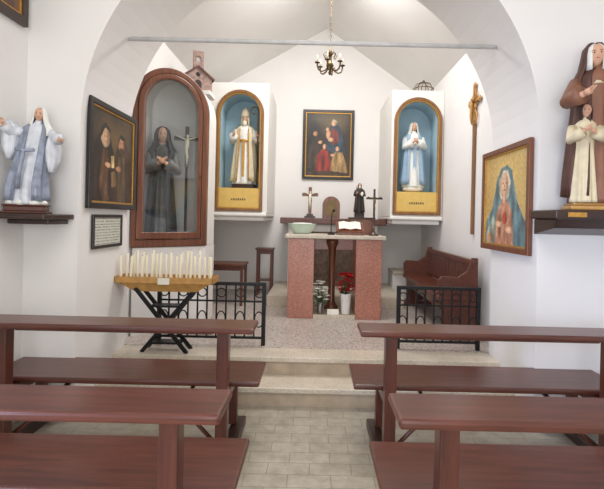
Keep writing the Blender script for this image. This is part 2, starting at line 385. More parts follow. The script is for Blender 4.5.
def picture(name,label,loc,rz,w,h,fw,fmat,cmat,depth=.035,inner=None,bg=None,shapes=None):
    r=thing(name,label,'picture',loc,rot=(0,0,rz))
    def rect(a,b): return [(-a,-b),(-a,b),(a,b),(a,-b)]
    m=MB(); ring(m,rect(w/2,h/2),rect(w/2-fw,h/2-fw),-depth,0); m.obj('frame',fmat,r,bevel=.005)
    if inner:
        m=MB(); ring(m,rect(w/2-fw*.98,h/2-fw*.98),rect(w/2-fw-.014,h/2-fw-.014),-depth*.7,-.004); m.obj('inner_moulding',inner,r,bevel=.003)
    a,b=w/2-fw*.9,h/2-fw*.9
    MB().box(-a,a,-.010,0,-b,b).obj('backing' if shapes else 'print',cmat,r)
    if shapes: canvas(r,2*a,2*b,-.012,bg,shapes)
    return r
def nbg(c1,c2,s=3):
    return lambda u,v: mixc(c1,c2,.5+.9*mnoise.noise(Vector((u*s,v*s,7)))+.25*(v-.5))
FS=(206,158,120); FD=(176,126,92)
sh=[('g',.30,.28,.3,.3,(142,112,66)),('g',.68,.30,.3,.3,(132,104,62)),
    ('p',[(0,1),(.02,.55),(.10,.36),(.20,.24),(.30,.20),(.40,.26),(.48,.42),(.54,.70),(.56,1)],(48,34,27)),
    ('p',[(.48,1),(.50,.60),(.56,.42),(.62,.30),(.72,.26),(.84,.32),(.92,.46),(.98,.7),(1,1)],(66,48,34)),
    ('e',.30,.29,.10,.115,(180,170,148)),('e',.305,.30,.068,.09,FS),
    ('p',[(.20,.20),(.30,.13),(.42,.22),(.40,.24),(.30,.19),(.21,.3),(.17,.45)],(34,25,21)),
    ('e',.285,.29,.010,.008,(60,40,30)),('e',.33,.29,.010,.008,(60,40,30)),('e',.308,.345,.02,.006,(140,70,56)),
    ('e',.68,.31,.075,.095,FD),('p',[(.60,.27),(.66,.20),(.76,.22),(.78,.34),(.745,.27),(.64,.25),(.61,.34)],(46,32,23)),('e',.68,.39,.05,.035,(76,54,40)),
    ('e',.655,.30,.010,.008,(50,34,26)),('e',.705,.30,.010,.008,(50,34,26)),
    ('p',[(.24,.42),(.36,.42),(.40,.95),(.26,1.0),(.18,.8)],(92,64,42)),
    ('p',[(.60,.46),(.76,.46),(.80,1),(.60,1)],(88,70,46)),
    ('e',.37,.58,.07,.03,FS),('e',.62,.60,.07,.03,FD),('p',[(.43,.48),(.50,.47),(.52,.60),(.45,.61)],(196,172,116)),('p',[(.44,.66),(.54,.64),(.56,.80),(.46,.82)],(120,94,62))]
picture('framed_painting','dark painting of two robed saints in black frame',(-1.705,3.765,1.955),pi/2,.87,.84,.045,BLACKF,BLACKF,depth=.03,inner=GOLD,bg=nbg((44,36,28),(92,72,46)),shapes=sh)
picture('framed_document','small framed printed document with thin dark frame',(-1.705,3.69,1.355),pi/2,.52,.27,.026,BLACKF,lines_mat('printed_document'),.02)
sh=[('g',.62,.16,.4,.25,(150,122,72)),('g',.3,.10,.3,.12,(100,86,62)),
    ('p',[(.44,.56),(.46,.40),(.50,.26),(.58,.15),(.68,.13),(.76,.24),(.82,.42),(.86,.62),(.70,.68)],(48,62,76)),
    ('p',[(.52,.30),(.60,.24),(.70,.28),(.72,.46),(.58,.50),(.52,.42)],(120,50,42)),
    ('e',.61,.17,.05,.045,FS),('p',[(.54,.18),(.60,.11),(.68,.13),(.69,.22),(.66,.15),(.58,.14)],(176,160,130)),
    ('e',.50,.34,.05,.07,(200,154,118)),('e',.48,.265,.036,.032,FS),('e',.56,.42,.07,.03,FS),
    ('p',[(.06,.86),(.08,.55),(.14,.40),(.24,.36),(.34,.46),(.36,.66),(.30,.90)],(58,48,36)),('e',.22,.33,.045,.042,FD),('e',.33,.46,.05,.022,FS),
    ('p',[(.22,.92),(.26,.66),(.38,.56),(.50,.60),(.56,.78),(.58,.94)],(134,46,36)),('e',.42,.53,.04,.038,FS),
    ('p',[(.56,.94),(.58,.70),(.66,.60),(.80,.62),(.90,.80),(.92,.95)],(160,128,84)),('e',.70,.56,.042,.038,FS),('e',.60,.66,.05,.02,FS),
    ('p',[(.0,.93),(.5,.9),(1,.94),(1,1),(0,1)],(66,50,34))]
picture('altarpiece_painting','dark oil altarpiece of mother and child with kneeling figures',(.19,7.395,2.705),0,.84,1.14,.045,BLACKF,BLACKF,inner=GOLD,bg=nbg((30,26,22),(70,54,38)),shapes=sh)
sh=[('g',.5,.34,.7,.6,(240,208,124)),
    ('p',[(.02,1),(.06,.72),(.22,.56),(.30,.30),(.40,.17),(.54,.14),(.66,.22),(.72,.42),(.82,.60),(.97,.76),(1,1)],(98,126,130)),
    ('p',[(.28,1),(.30,.66),(.42,.52),(.58,.52),(.68,.66),(.72,1)],(172,122,96)),
    ('p',[(.36,.30),(.44,.20),(.56,.20),(.63,.32),(.60,.46),(.52,.52),(.42,.50),(.37,.42)],(214,198,170)),
    ('e',.49,.34,.085,.115,(222,176,140)),('e',.455,.33,.014,.008,(70,50,40)),('e',.525,.33,.014,.008,(70,50,40)),('e',.49,.405,.025,.008,(170,80,70)),('e',.492,.365,.010,.022,(200,150,118)),
    ('e',.49,.49,.05,.06,(216,170,134)),
    ('e',.50,.70,.05,.06,(180,70,50)),('e',.38,.76,.09,.035,(222,176,140)),('e',.62,.82,.09,.035,(222,176,140)),
    ('p',[(.06,.86),(.22,.66),(.30,.74),(.26,1),(.04,1)],(150,160,144)),('p',[(.08,.9),(.16,.84),(.22,.9),(.2,.97),(.1,.97)],(180,130,100))]
picture('framed_painting','painting of woman in blue mantle in wooden gilt frame',(1.605,3.79,1.695),-pi/2,.94,.88,.045,FRAMEW,FRAMEW,inner=GOLD,bg=nbg((176,140,84),(204,174,112)),shapes=sh)
picture('framed_picture','small dark wood framed picture high on wall',(-2.095,2.98,3.05),pi/2,.42,.50,.06,DARKW,DARKW,inner=GOLD,bg=nbg((70,50,40),(120,88,64)),shapes=[('p',[(.2,1),(.3,.5),(.5,.35),(.7,.5),(.8,1)],(90,60,50)),('e',.5,.36,.12,.14,FS)])
# ================================================================= STATUE helper
def figure(root,H,robe,mantle=None,veil=None,arms=None,skin=SKIN,hair=None,hd=(0,0),lean=0,k=9,w=1.0,beard=None,trim=None,face_rot=0,names=('robe','mantle','veil'),fa=1.0):
    S=H
    R=[(0,.165,.13,.05),(.03,.16,.13,.055),(.09,.15,.125,.06),(.15,.145,.12,.06),(.24,.135,.112,.055),(.33,.125,.105,.05),(.42,.117,.097,.042),(.5,.11,.09,.035),(.58,.105,.085,.02),(.66,.118,.088,.012),(.73,.128,.085,.006),(.785,.125,.075,0),(.815,.085,.06,0),(.84,.042,.042,0),(.87,.034,.036,0)]
    f=lambda z: lean*max(0,z-.2)
    m=MB(); m.loft([(f(z)*S,0,z*S,rx*S*w,ry*S*w,a*fa) for z,rx,ry,a in R],64,k,0,ph=.6,tw=2/S)
    for sgn,pts in (arms or []):
        P=[Vector((p[0]*S+f(.7)*S,p[1]*S,p[2]*S)) for p in pts]
        m.tube([P[0],(P[0]+P[1])/2,P[1],(P[1]+P[2])/2,P[1].lerp(P[2],.85)],[.045*S,.046*S,.048*S,.05*S,.058*S],12,0)
    m.obj(names[0],robe,root)
    for sgn,pts in (arms or []):
        mh=MB()
        P=[Vector((p[0]*S+f(.7)*S,p[1]*S,p[2]*S)) for p in pts]
        d=(P[2]-P[1]).normalized(); mh.tube([P[1].lerp(P[2],.7),P[2]],[.022*S,.018*S],8,0)
        mh.hand(P[2],d,Vector((-sgn*.5,-.2,1)),.09*S,0); mh.obj('hand',skin,root)
    mh=MB()
    hc=Vector(((f(.9)+hd[0])*S,(-.01+hd[1])*S,.915*S)); hr=.066*S
    Rm=Matrix.Rotation(face_rot,3,'Z')
    mh.head(hc,hr,0,1,Rm); mh.tube([(f(.8)*S,0,.81*S),(hc.x,.005*S,.87*S)],[.036*S,.032*S],12,0)
    mh.obj('head',[skin,EYE,LIP],root)
    if hair:
        m=MB(); m.loft([(hc.x,hc.y+.012*S,hc.z+z*S,rx*S,ry*S,.05) for z,rx,ry in((-.11,.05,.03),(-.07,.062,.05),(0,.063,.062),(.04,.056,.058),(.07,.033,.036),(.08,.008,.01))],24,8,0,a0=-.25*pi,a1=1.25*pi); m.obj('hair',hair,root,solid=.008*S)
    if beard:
        m=MB(); m.ball(hc+Vector((0,-.045*S,-.055*S)),(.035*S,.028*S,.045*S),0,12); m.obj('beard',beard,root)
    if mantle:
        prof=((.04,.20,.165,.05),(.12,.192,.158,.055),(.2,.185,.15,.055),(.3,.175,.14,.05),(.4,.165,.13,.05),(.5,.157,.125,.04),(.58,.15,.12,.035),(.7,.15,.11,.015),(.78,.142,.095,0),(.82,.10,.075,0),(.84,.06,.055,0))
        m=MB(); m.loft([(f(z)*S,.012*S,z*S,rx*S*w,ry*S*w,a*fa) for z,rx,ry,a in prof],60,10,0,a0=-.36*pi,a1=1.36*pi,ph=1,tw=2/S)
        m.obj(names[1],mantle,root,solid=.012*S)
        if trim:
            for an in(-.36*pi,1.36*pi):
                e=MB(); e.tube([((f(z)+rx*w*math.cos(an))*S,(.012+ry*w*math.sin(an))*S-.004,z*S) for z,rx,ry,_ in prof[:-2]],.009*S,6)
                e.obj('mantle_trim',trim,root)
    if veil:
        m=MB(); m.loft([(hc.x,hc.y+.016*S,z*S,rx*S,ry*S,a) for z,rx,ry,a in((.70,.135,.10,.03),(.77,.128,.092,.03),(.82,.095,.08,.02),(.87,.076,.074,.01),(.93,.07,.074,0),(.97,.056,.06,0),(.99,.034,.038,0),(.998,.006,.008,0))],32,7,0,a0=-.30*pi,a1=1.30*pi); m.obj(names[2],veil,root,solid=.01*S)
    return hc,hr
def cross(mb,c,h,w,t,d,mi=0,armz=.7):
    x,y,z=c
    mb.box(x-t/2,x+t/2,y-d/2,y+d/2,z,z+h,mi); mb.box(x-w/2,x-t/2+.001,y-d/2,y+d/2,z+h*armz-t/2,z+h*armz+t/2,mi); mb.box(x+t/2-.001,x+w/2,y-d/2,y+d/2,z+h*armz-t/2,z+h*armz+t/2,mi)
def corpus(mb,c,h,w,armz,s,mi=0):
    x,y,z=c; top=z+h*armz
    mb.tube([(x,y,top-.02*s),(x+.01*s,y-.03*s,top-.2*s),(x-.02*s,y-.02*s,top-.42*s),(x+.01*s,y-.05*s,top-.66*s),(x,y-.01*s,top-.95*s)],[.07*s,.085*s,.065*s,.055*s,.03*s],10,mi)
    for sx in(-1,1): mb.tube([(x+sx*.03*s,y-.01*s,top-.04*s),(x+sx*.24*s,y,top+.04*s),(x+sx*.42*s,y,top+.09*s)],[.035*s,.027*s,.02*s],8,mi)
    mb.ball((x+.02*s,y-.03*s,top+.07*s),(.055*s,.06*s,.075*s),mi,12)
# ================================================================= BOX NICHES
def niche(xb0,xb1,cx,ztop,zft,label):
    r=thing('statue_niche',label,'niche',(cx,6.2,1.5),group='arched blue statue niches')
    L=lambda v:v-cx; Z=1.5; hw=.33; zs=zft-hw-Z; zb=.37
    m=MB(); archface(m,L(xb0),L(xb1),.05,ztop-Z,0,hw-.05,.12,zs,0,0)
    m.add([(L(x),y,z) for x in(xb0,xb1) for y in(0,1.195) for z in(.05,ztop-Z)],[(0,1,3,2),(4,6,7,5),(0,2,6,4),(1,5,7,3),(2,3,7,6)])
    m.obj('casing',WHITEP,r)
    m=MB(); m.box(L(xb0),L(xb1),-.05,1.195,0,.05); m.box(L(xb0)+.03,L(xb1)-.03,-.0,1.195,-.06,0); m.obj('ledge',WHITEP,r,bevel=.015)
    m=MB(); ring(m,arch(0,hw,.07,zs),arch(0,hw-.04,.11,zs),-.035,.02); m.obj('frame',NICHEW,r,bevel=.006)
    m=MB(); ring(m,arch(0,hw-.04,.11,zs),arch(0,hw-.055,.125,zs),-.02,.02); m.obj('gilt_slip',GOLD,r)
    m=MB(); I=arch(0,hw-.05,.12,zs); sleeve(m,I,0,.42); panel(m,I,.42); m.obj('lining',BLUE,r)
    m=MB(); m.box(-hw+.056,hw-.056,-.012,.03,.125,zb-.0); m.box(-hw+.056,hw-.056,-.012,.41,zb,zb+.02); m.obj('front_panel',OCHRE,r)
    for i in range(7):
        x=-.09+.03*i; m=MB(); m.box(x-.007,x+.007,-.015,-.012,.22,.245+(.006 if i%2 else 0)); m.obj('letter_mark',DARKW,r)
    return r
niche(-1.79,-.67,-1.06,3.34,3.24,'white box niche with blue lining holding bishop statue')
niche(1.03,1.745,1.39,3.29,3.19,'white box niche with blue lining holding white-veiled statue')
CREAM=plain('cream_robe',C(216,202,170),.5,var=.08,scale=25)
WHR=plain('white_robe',C(228,228,222),.45,var=.04,scale=20)
LBL=plain('pale_blue_robe',C(152,178,200),.5,var=.08)
def plinth(root,w,d,h,mat,z=0,name='base'):
    m=MB(); m.box(-w/2,w/2,-d/2,d/2,z-h,z-h*.75); m.box(-w/2*.88,w/2*.88,-d/2*.88,d/2*.88,z-h*.75,z-h*.2); m.box(-w/2*.95,w/2*.95,-d/2*.95,d/2*.95,z-h*.2,z); return m.obj(name,mat,root,bevel=.006)
nz=1.5+.39
r=thing('bishop_statue','painted bishop statue with mitre and tall gold crozier','statue',(-1.02,6.40,nz+.001))
def lifted(root,h):
    orig=MB.obj
    def ob(s,name,mats,parent=None,**k):
        if parent is root:
            old=s.tf; s.tf=(lambda v:(old(v) if old else v)+Vector((0,0,h)))
        return orig(s,name,mats,parent,**k)
    MB.obj=ob
    return orig
plinth(r,.34,.26,.06,DARKW,.06)
og=lifted(r,.06)
hc,hr=figure(r,1.0,WHR,mantle=CREAM,arms=[(-1,[(-.12,0,.76),(-.17,-.05,.6),(-.13,-.17,.68)]),(1,[(.12,0,.76),(.18,-.04,.6),(.19,-.13,.66)])],hair=IVORY,beard=IVORY,trim=GOLD,names=('robe','cope','veil'),fa=1.4)
m=MB(); m.loft([(hc.x,hc.y,hc.z+z,rx,ry) for z,rx,ry in((.035,.056,.058),(.07,.062,.05),(.12,.05,.034),(.165,.018,.012),(.18,.003,.003))],24); m.obj('mitre',CREAM,r)
m=MB(); m.box(-.016,.016,-.13,-.09,.1,.62); m.loft([(0,-.0,.6,.11,.1),(0,0,.63,.112,.102)],24); m.obj('stole',GOLD,r)
m=MB(); m.tube([(.2,-.16,.0),(.2,-.16,1.0)]+[(.2-.05+.05*math.cos(a),-.16,1.02+.05*math.sin(a)) for a in [i*pi/6 for i in range(0,10)]],.010,8); m.obj('crozier',BRASS,r)
MB.obj=og
r=thing('virgin_statue','white-robed praying statue with pale veil and blue sash','statue',(1.37,6.38,nz+.001))
m=MB(); m.ball((0,0,.05),(.15,.12,.05),0,18); m.obj('cloud_base',WHITEP,r)
og=lifted(r,.07)
figure(r,.93,WHR,mantle=LBL,veil=WHR,arms=[(-1,[(-.12,0,.75),(-.15,-.06,.6),(-.025,-.15,.68)]),(1,[(.12,0,.75),(.15,-.06,.6),(.025,-.15,.68)])],hair=HAIR,fa=1.4)
m=MB(); m.loft([(0,0,.52,.10,.085),(0,0,.55,.10,.085)],24); m.box(-.02,.02,-.105,-.08,.2,.54); m.obj('sash',LBL,r)
MB.obj=og
# ================================================================= ARCHED CORNER CABINET
r=thing('arched_display_cabinet','tall arched reddish wood glazed cabinet in plastered corner','cabinet',(0,0,0))
r.location=(A.x,A.y,1.17)
def ltf(v): return dn*v.x+Vector((0,v.y,v.z))
hw=W/2; zs=2.6-1.17
m=MB(tf=ltf); O=arch(hw,hw-.004,.0,zs); sleeve(m,O,.03,.44); panel(m,O,.44); m.obj('casing',WHITEP,r)
m=MB(tf=ltf); ring(m,arch(hw,hw+.012,0,zs,32),arch(hw,hw-.045,.075,zs,32),-.03,.05); m.obj('outer_frame',FRAMEW,r,bevel=.008)
m=MB(tf=ltf); ring(m,arch(hw,hw-.05,.08,zs,32),arch(hw,hw-.10,.15,zs,32),-.045,.03); m.obj('door',FRAMEW,r,bevel=.008)
m=MB(tf=ltf); panel(m,arch(hw,hw-.095,.145,zs,32),0); m.obj('glass_pane',GLASS,r)
m=MB(tf=ltf); m.ball((hw+.34,-.055,.75),.012,0,10); m.obj('knob',BRASS,r)
DR=plain('dark_robe',C(50,52,52),.5,var=.3,scale=10)
sc=A+dn*(hw-.19)+Vector((0,.22,1.175))
r=thing('sorrowful_virgin_statue','robed statue in dark mantle standing inside glazed cabinet','statue',sc,rz=.35)
plinth(r,.26,.22,.08,DARKW,.08)
og=lifted(r,.08)
figure(r,1.18,plain('grey_dress',C(104,102,98),.5,var=.25),mantle=DR,veil=DR,w=.66,arms=[(-1,[(-.09,0,.75),(-.12,-.06,.6),(-.02,-.13,.66)]),(1,[(.09,0,.75),(.12,-.06,.6),(.02,-.13,.66)])],fa=1.5)
MB.obj=og
sc=A+dn*(hw+.12)+Vector((0,.12,1.175))
r=thing('standing_crucifix','dark wooden crucifix on tall stand inside glazed cabinet','crucifix',sc,rz=.3)
m=MB(); m.lathe([(.07,0),(.07,.02),(.03,.04),(.014,.07),(.014,.84)],n=16); m.obj('stand',DARKW,r)
m=MB(); cross(m,(0,0,.84),.44,.27,.04,.02); m.obj('cross',DARKW,r)
m=MB(); corpus(m,(0,-.02,.84),.44,.27,.7,.3); m.obj('corpus',IVORY,r)
# ================================================================= LEFT SHELF + STATUE
r=thing('wall_shelf','dark brown wooden wall shelf under white statue','shelf',(-1.915,3.05,1.45))
MB().box(-.18,.18,-.17,.195,0,.035).obj('board',DARKW,r,bevel=.008)
MB().box(-.14,.14,-.05,.195,-.035,0).obj('bracket',DARKW,r,bevel=.008)
WB=plain('white_blue_gown',C(210,214,222),.4,var=.16,scale=14)
MBL=plain('grey_blue_mantle',C(142,150,168),.45,var=.35,scale=16)
DB=plain('base_dark_red',C(86,46,36),.4)
r=thing('virgin_statue','white and blue-grey statue with open arms and billowing gown','statue',(-1.935,3.02,1.486),rz=.30)
plinth(r,.27,.16,.06,DB,.06)
og=lifted(r,.06)
figure(r,.66,WB,mantle=MBL,veil=WHR,hair=HAIR,lean=.14,w=.95,arms=[(-1,[(-.12,0,.75),(-.20,-.03,.70),(-.26,-.10,.79)]),(1,[(.12,0,.75),(.18,-.06,.68),(.24,-.14,.66)])],fa=2.0)
m=MB(); m.loft([(-.10,.0,z,rx,.05,.12) for z,rx in((.30,.02),(.37,.05),(.45,.055),(.52,.045),(.55,.02))],24,6); m.obj('billowing_sleeve',WB,r)
m=MB(); m.loft([(.15,-.02,z,rx,.045,.12) for z,rx in((.22,.02),(.30,.045),(.38,.05),(.45,.03))],24,6); m.obj('billowing_sleeve',WB,r)
m=MB(); m.tube([(-.05,-.085,.36),(.0,-.095,.35),(.06,-.09,.36)],.012,8); m.tube([(.0,-.095,.35),(-.02,-.105,.22),(-.03,-.11,.1)],[.012,.014,.018],8); m.obj('sash',MBL,r)
m=MB()
for i in range(7):
    a=i*2*pi/7; m.ball((.08*math.cos(a),.04*math.sin(a)-.01,.012),(.05,.035,.025),0,10)
m.obj('cloud',WHR,r)
MB.obj=og
# ================================================================= RIGHT SHELF + STATUE
r=thing('wall_shelf','thick dark wooden wall shelf under large saint statue','shelf',(1.87,3.07,1.40))
MB().box(-.32,.32,-.17,.178,.13,.19).obj('board',DARKW,r,bevel=.01)
m=MB(); m.add([(x,y,z) for x in(-.29,.31) for (y,z) in((-.14,.13),(.178,.13),(.178,.02),(-.10,.07))],[(0,1,2,3),(4,5,6,7),(0,1,5,4),(1,2,6,5),(2,3,7,6),(3,0,4,7)]); m.obj('bracket',DARKW,r,bevel=.006)
MB().box(-.24,-.12,-.174,-.17,.145,.175).obj('plaque',GOLD,r)
BR=plain('brown_mantle',C(82,50,40),.5,var=.25,scale=10)
TAN=plain('tan_robe',C(132,88,66),.5,var=.15)
r=thing('saint_anne_statue','large statue of veiled woman in brown mantle embracing a girl','statue',(1.885,3.03,1.592),rz=-.25)
m=MB(); m.box(-.18,.18,-.12,.12,0,.03); m.box(-.165,.165,-.11,.11,.03,.05); m.obj('base',GOLDP,r,bevel=.01)
og=lifted(r,.05)
H1=1.08
hc,hr=figure(r,H1,TAN,mantle=BR,arms=[(-1,[(-.12,0,.75),(-.19,-.09,.62),(-.13,-.19,.64)]),(1,[(.12,0,.75),(.17,-.07,.6),(.06,-.17,.56)])],w=.92,face_rot=-.12,hd=(-.02,-.01),fa=1.5)
# white wimple framing the face, dark veil over it, white breast cloth
m=MB(); m.loft([(hc.x,hc.y+.012,hc.z+z,rx,ry) for z,rx,ry in((-.10,.060,.058),(-.06,.063,.064),(0,.066,.070),(.05,.056,.062),(.078,.03,.03),(.082,.01,.01))],32,a0=-.31*pi,a1=1.31*pi); m.obj('wimple',WHR,r,solid=.01)
m=MB(); m.loft([(hc.x,hc.y+.035,hc.z+z,rx,ry,a) for z,rx,ry,a in((-.26,.155,.12,.03),(-.16,.135,.10,.03),(-.09,.10,.085,.02),(-.02,.086,.082,.01),(.05,.075,.075,0),(.09,.045,.05,0),(.10,.01,.01,0))],36,7,a0=-.24*pi,a1=1.24*pi); m.obj('veil',BR,r,solid=.012)
m=MB(); m.loft([(hc.x+.01,hc.y+.022,hc.z+z,rx,ry) for z,rx,ry in((-.20,.085,.088),(-.16,.075,.075),(-.125,.05,.05),(-.105,.036,.036))],24); m.obj('breast_cloth',CREAM,r)
MB.obj=og
def girltf(v): return Vector((v.x-.09,v.y-.07,v.z+.052))
orig=MB.obj
def ob2(s,name,mats,parent=None,**k):
    s.tf=girltf; return orig(s,'girl_'+name,mats,parent,**k)
MB.obj=ob2
figure(r,.66,CREAM,arms=[(-1,[(-.12,0,.75),(-.16,-.08,.62),(-.05,-.17,.70)]),(1,[(.12,0,.75),(.15,-.07,.62),(.03,-.17,.68)])],hair=HAIR,w=.78,face_rot=-.2,fa=1.6)
MB.obj=orig
# ================================================================= SHELF + MODEL CHAPEL
r=thing('corner_shelf','white plaster bracket shelf high on wall','shelf',(-1.53,5.52,2.95))
MB().box(-.265,.24,-.13,.15,0,.05).obj('board',WHITEP,r,bevel=.006)
STN=plain('model_stone',C(150,124,114),.7,var=.4,scale=30)
ROOF=plain('model_roof',C(96,60,54),.6,var=.25,scale=30)
r=thing('model_chapel','small handmade model of stone chapel with bell gable','model building',(-1.50,5.53,3.001),rz=.45,scale=1.12)
m=MB(); P=[(-.15,0),(-.15,.15),(0,.26),(.15,.15),(.15,0)]; sleeve(m,P,-.12,.12); panel(m,P,-.12); panel(m,P,.12); m.obj('walls',STN,r)
m=MB(); m.add([(-.18,-.14,.135),(0,-.14,.268),(.18,-.14,.135),(-.18,.14,.135),(0,.14,.268),(.18,.14,.135)],[(0,1,4,3),(1,2,5,4)]); m.obj('roof',ROOF,r,solid=.02)
m=MB(); archface(m,-.055,.055,.24,.42,0,.025,.30,.34,-.13); archface(m,-.055,.055,.24,.42,0,.025,.30,.34,-.09); sleeve(m,[(-.055,.24),(-.055,.42),(.055,.42),(.055,.24)],-.13,-.09); m.obj('bell_gable',STN,r)
m=MB(); panel(m,arch(0,.035,0,.08),-.125); m.obj('door',DARKW,r)
m=MB(); m.ball((0,-.121,.175),(.025,.006,.025),0,14); m.obj('window',EYE,r)
# ================================================================= ALTAR
r=thing('altar_table','altar with pink marble pillars and pale marble top','altar',(.25,5.62,PL))
MB().box(-.60,.60,-.29,.30,.955,1.0).obj('top_slab',MARBLE,r,bevel=.008)
MB().box(-.56,-.25,-.25,.27,.0,.955).obj('pillar',PINK,r,bevel=.006)
MB().box(.25,.56,-.25,.27,.0,.955).obj('pillar',PINK,r,bevel=.006)
MB().box(-.249,.249,.17,.2,.80,.955).obj('rear_rail',PINK,r)
m=MB(); m.lathe([(.09,.05),(.09,.08),(.06,.11),(.045,.15),(.042,.5),(.05,.82),(.075,.88),(.075,.95)],(-.02,.12,.003),20); m.obj('centre_column',FRAMEW,r)
m=MB(); m.box(-.248,.248,-.27,.24,0,.05); m.obj('plinth',MARBLE,r)
MINT=plain('mint_enamel',C(190,208,194),.35,var=.04)
r=thing('oval_basin','pale green oval basin with rim on altar','basin',(-.16,5.60,PL+1.0))
m=MB(); m.loft([(0,0,z,rx,ry) for z,rx,ry in((0,.10,.07),(.01,.11,.08),(.09,.16,.11),(.12,.175,.125),(.128,.18,.13),(.12,.165,.115),(.03,.10,.07),(.025,.001,.001))],36); m.obj('bowl',MINT,r)
m=MB(); m.loft([(0,0,z,rx,ry,.12) for z,rx,ry in((.06,.12,.08),(.11,.15,.10),(.135,.10,.06),(.14,.01,.01))],36,7); m.obj('folded_cloth',WHR,r)
r=thing('altar_cross','tall slender dark cross on round base on altar','cross',(.72,5.50,PL+1.0))
m=MB(); m.lathe([(.06,0),(.06,.015),(.03,.03),(.012,.06),(.012,.12)],n=20); cross(m,(0,0,.11),.46,.20,.024,.015,armz=.75); m.obj('cross',DARKW,r)
m=MB(); corpus(m,(0,-.012,.11),.46,.22,.75,.2); m.obj('corpus',BRASS,r)
r=thing('missal_stand','sloping brown wooden book stand on altar','book stand',(.43,5.56,PL+1.0))
Rx=Matrix.Rotation(.5,3,'X')
m=MB(); m.box(-.17,.17,-.12,.12,.09,.105,R=Rx); m.box(-.16,.16,-.10,.10,0,.02); m.box(-.14,-.12,.02,.08,.02,.11); m.box(.12,.14,.02,.08,.02,.11); m.box(-.14,.14,-.1,-.085,.02,.04); m.obj('stand',FRAMEW,r)
r2=thing('open_missal','open red-edged missal lying on wooden stand','book',(.43,5.56,PL+1.108))
m=MB(); m.box(-.145,.145,-.10,.10,.0,.006,R=Rx,c=(0,0,0)); m.obj('cover',plain('red_cover',C(110,36,30),.5),r2)
m=MB()
for sx in(-1,1): m.add([Rx@Vector(v) for v in[(0,-.09,.008),(sx*.07,-.09,.022),(sx*.135,-.09,.01),(0,.09,.008),(sx*.07,.09,.022),(sx*.135,.09,.01)]],[(0,1,4,3),(1,2,5,4)])
m.obj('pages',PAPER,r2)
r=thing('wooden_box','brown wooden collection box standing on altar','box',(.60,5.80,PL+1.001))
MB().box(-.16,.16,-.07,.07,0,.20).obj('body',FRAMEW,r,bevel=.006)
MB().box(-.17,.17,-.08,.08,.20,.22).obj('lid',DARKW,r,bevel=.004)
r=thing('desk_microphone','small black gooseneck microphone on altar','microphone',(.20,5.5,PL+1.0))
m=MB(); m.lathe([(.045,0),(.045,.015),(.01,.02)],n=18); m.obj('base',IRON,r)
m=MB(); m.tube([(0,0,.02),(0,0,.2),(.01,-.03,.27),(.02,-.07,.29)],.006,8); m.obj('gooseneck',IRON,r)
m=MB(); m.tube([(.02,-.07,.29),(.022,-.1,.293),(.025,-.14,.295)],[.012,.018,.014],10); m.obj('head',IRON,r)
r=thing('rear_altar','white rear altar block with long dark wooden shelf','altar',(.27,6.95,.45))
MB().box(-.66,.66,-.28,.44,0,.96).obj('body',WHITEP,r,bevel=.004)
MB().box(-.78,.78,-.36,.44,.96,1.05).obj('shelf',BENCHW,r,bevel=.01)
MB().box(-.40,.40,-.3,-.281,.05,.85).obj('front_panel',plain('carved_panel',C(84,64,50),.5,var=.5,scale=18),r)
r=thing('tabernacle','small arched wooden tabernacle with brass door','tabernacle',(.24,6.85,1.5))
m=MB(); P=arch(0,.13,0,.2,16); sleeve(m,P,-.1,.12); panel(m,P,-.1); panel(m,P,.12); m.obj('body',FRAMEW,r,bevel=.005)
m=MB(); P=arch(0,.085,.04,.19,16); sleeve(m,P,-.115,-.1); panel(m,P,-.115); m.obj('door',BRASS,r); 
m=MB(); m.ball((.05,-.12,.12),.01,0,8); m.obj('knob',GOLD,r)
r=thing('standing_crucifix','wooden crucifix with ivory corpus on stepped base','crucifix',(-.08,6.75,1.5))
m=MB(); m.box(-.08,.08,-.05,.05,0,.03); m.box(-.05,.05,-.035,.035,.03,.06); m.obj('base',DARKW,r)
m=MB(); cross(m,(0,0,.06),.40,.24,.05,.025,armz=.72); m.obj('cross',FRAMEW,r)
m=MB(); corpus(m,(0,-.03,.06),.42,.24,.72,.24); m.obj('corpus',IVORY,r)
r=thing('monk_statue','small statue of monk in dark habit on pedestal','statue',(.66,6.75,1.5))
plinth(r,.16,.14,.08,DARKW,.08)
og=lifted(r,.08)
MONK=plain('dark_habit',C(48,40,36),.5,var=.15)
figure(r,.46,MONK,mantle=MONK,arms=[(-1,[(-.12,0,.75),(-.16,-.06,.6),(-.1,-.16,.66)]),(1,[(.12,0,.75),(.15,-.06,.6),(.05,-.15,.62)])],hair=HAIR,beard=IVORY,w=.9)
m=MB(); m.tube([(-.055,-.095,0),(-.055,-.095,.4)],.005,6); m.obj('staff',FRAMEW,r)
m=MB(); m.ball((.03,-.08,.29),(.02,.02,.035),0,10); m.obj('lily',WFLOW,r)
MB.obj=og
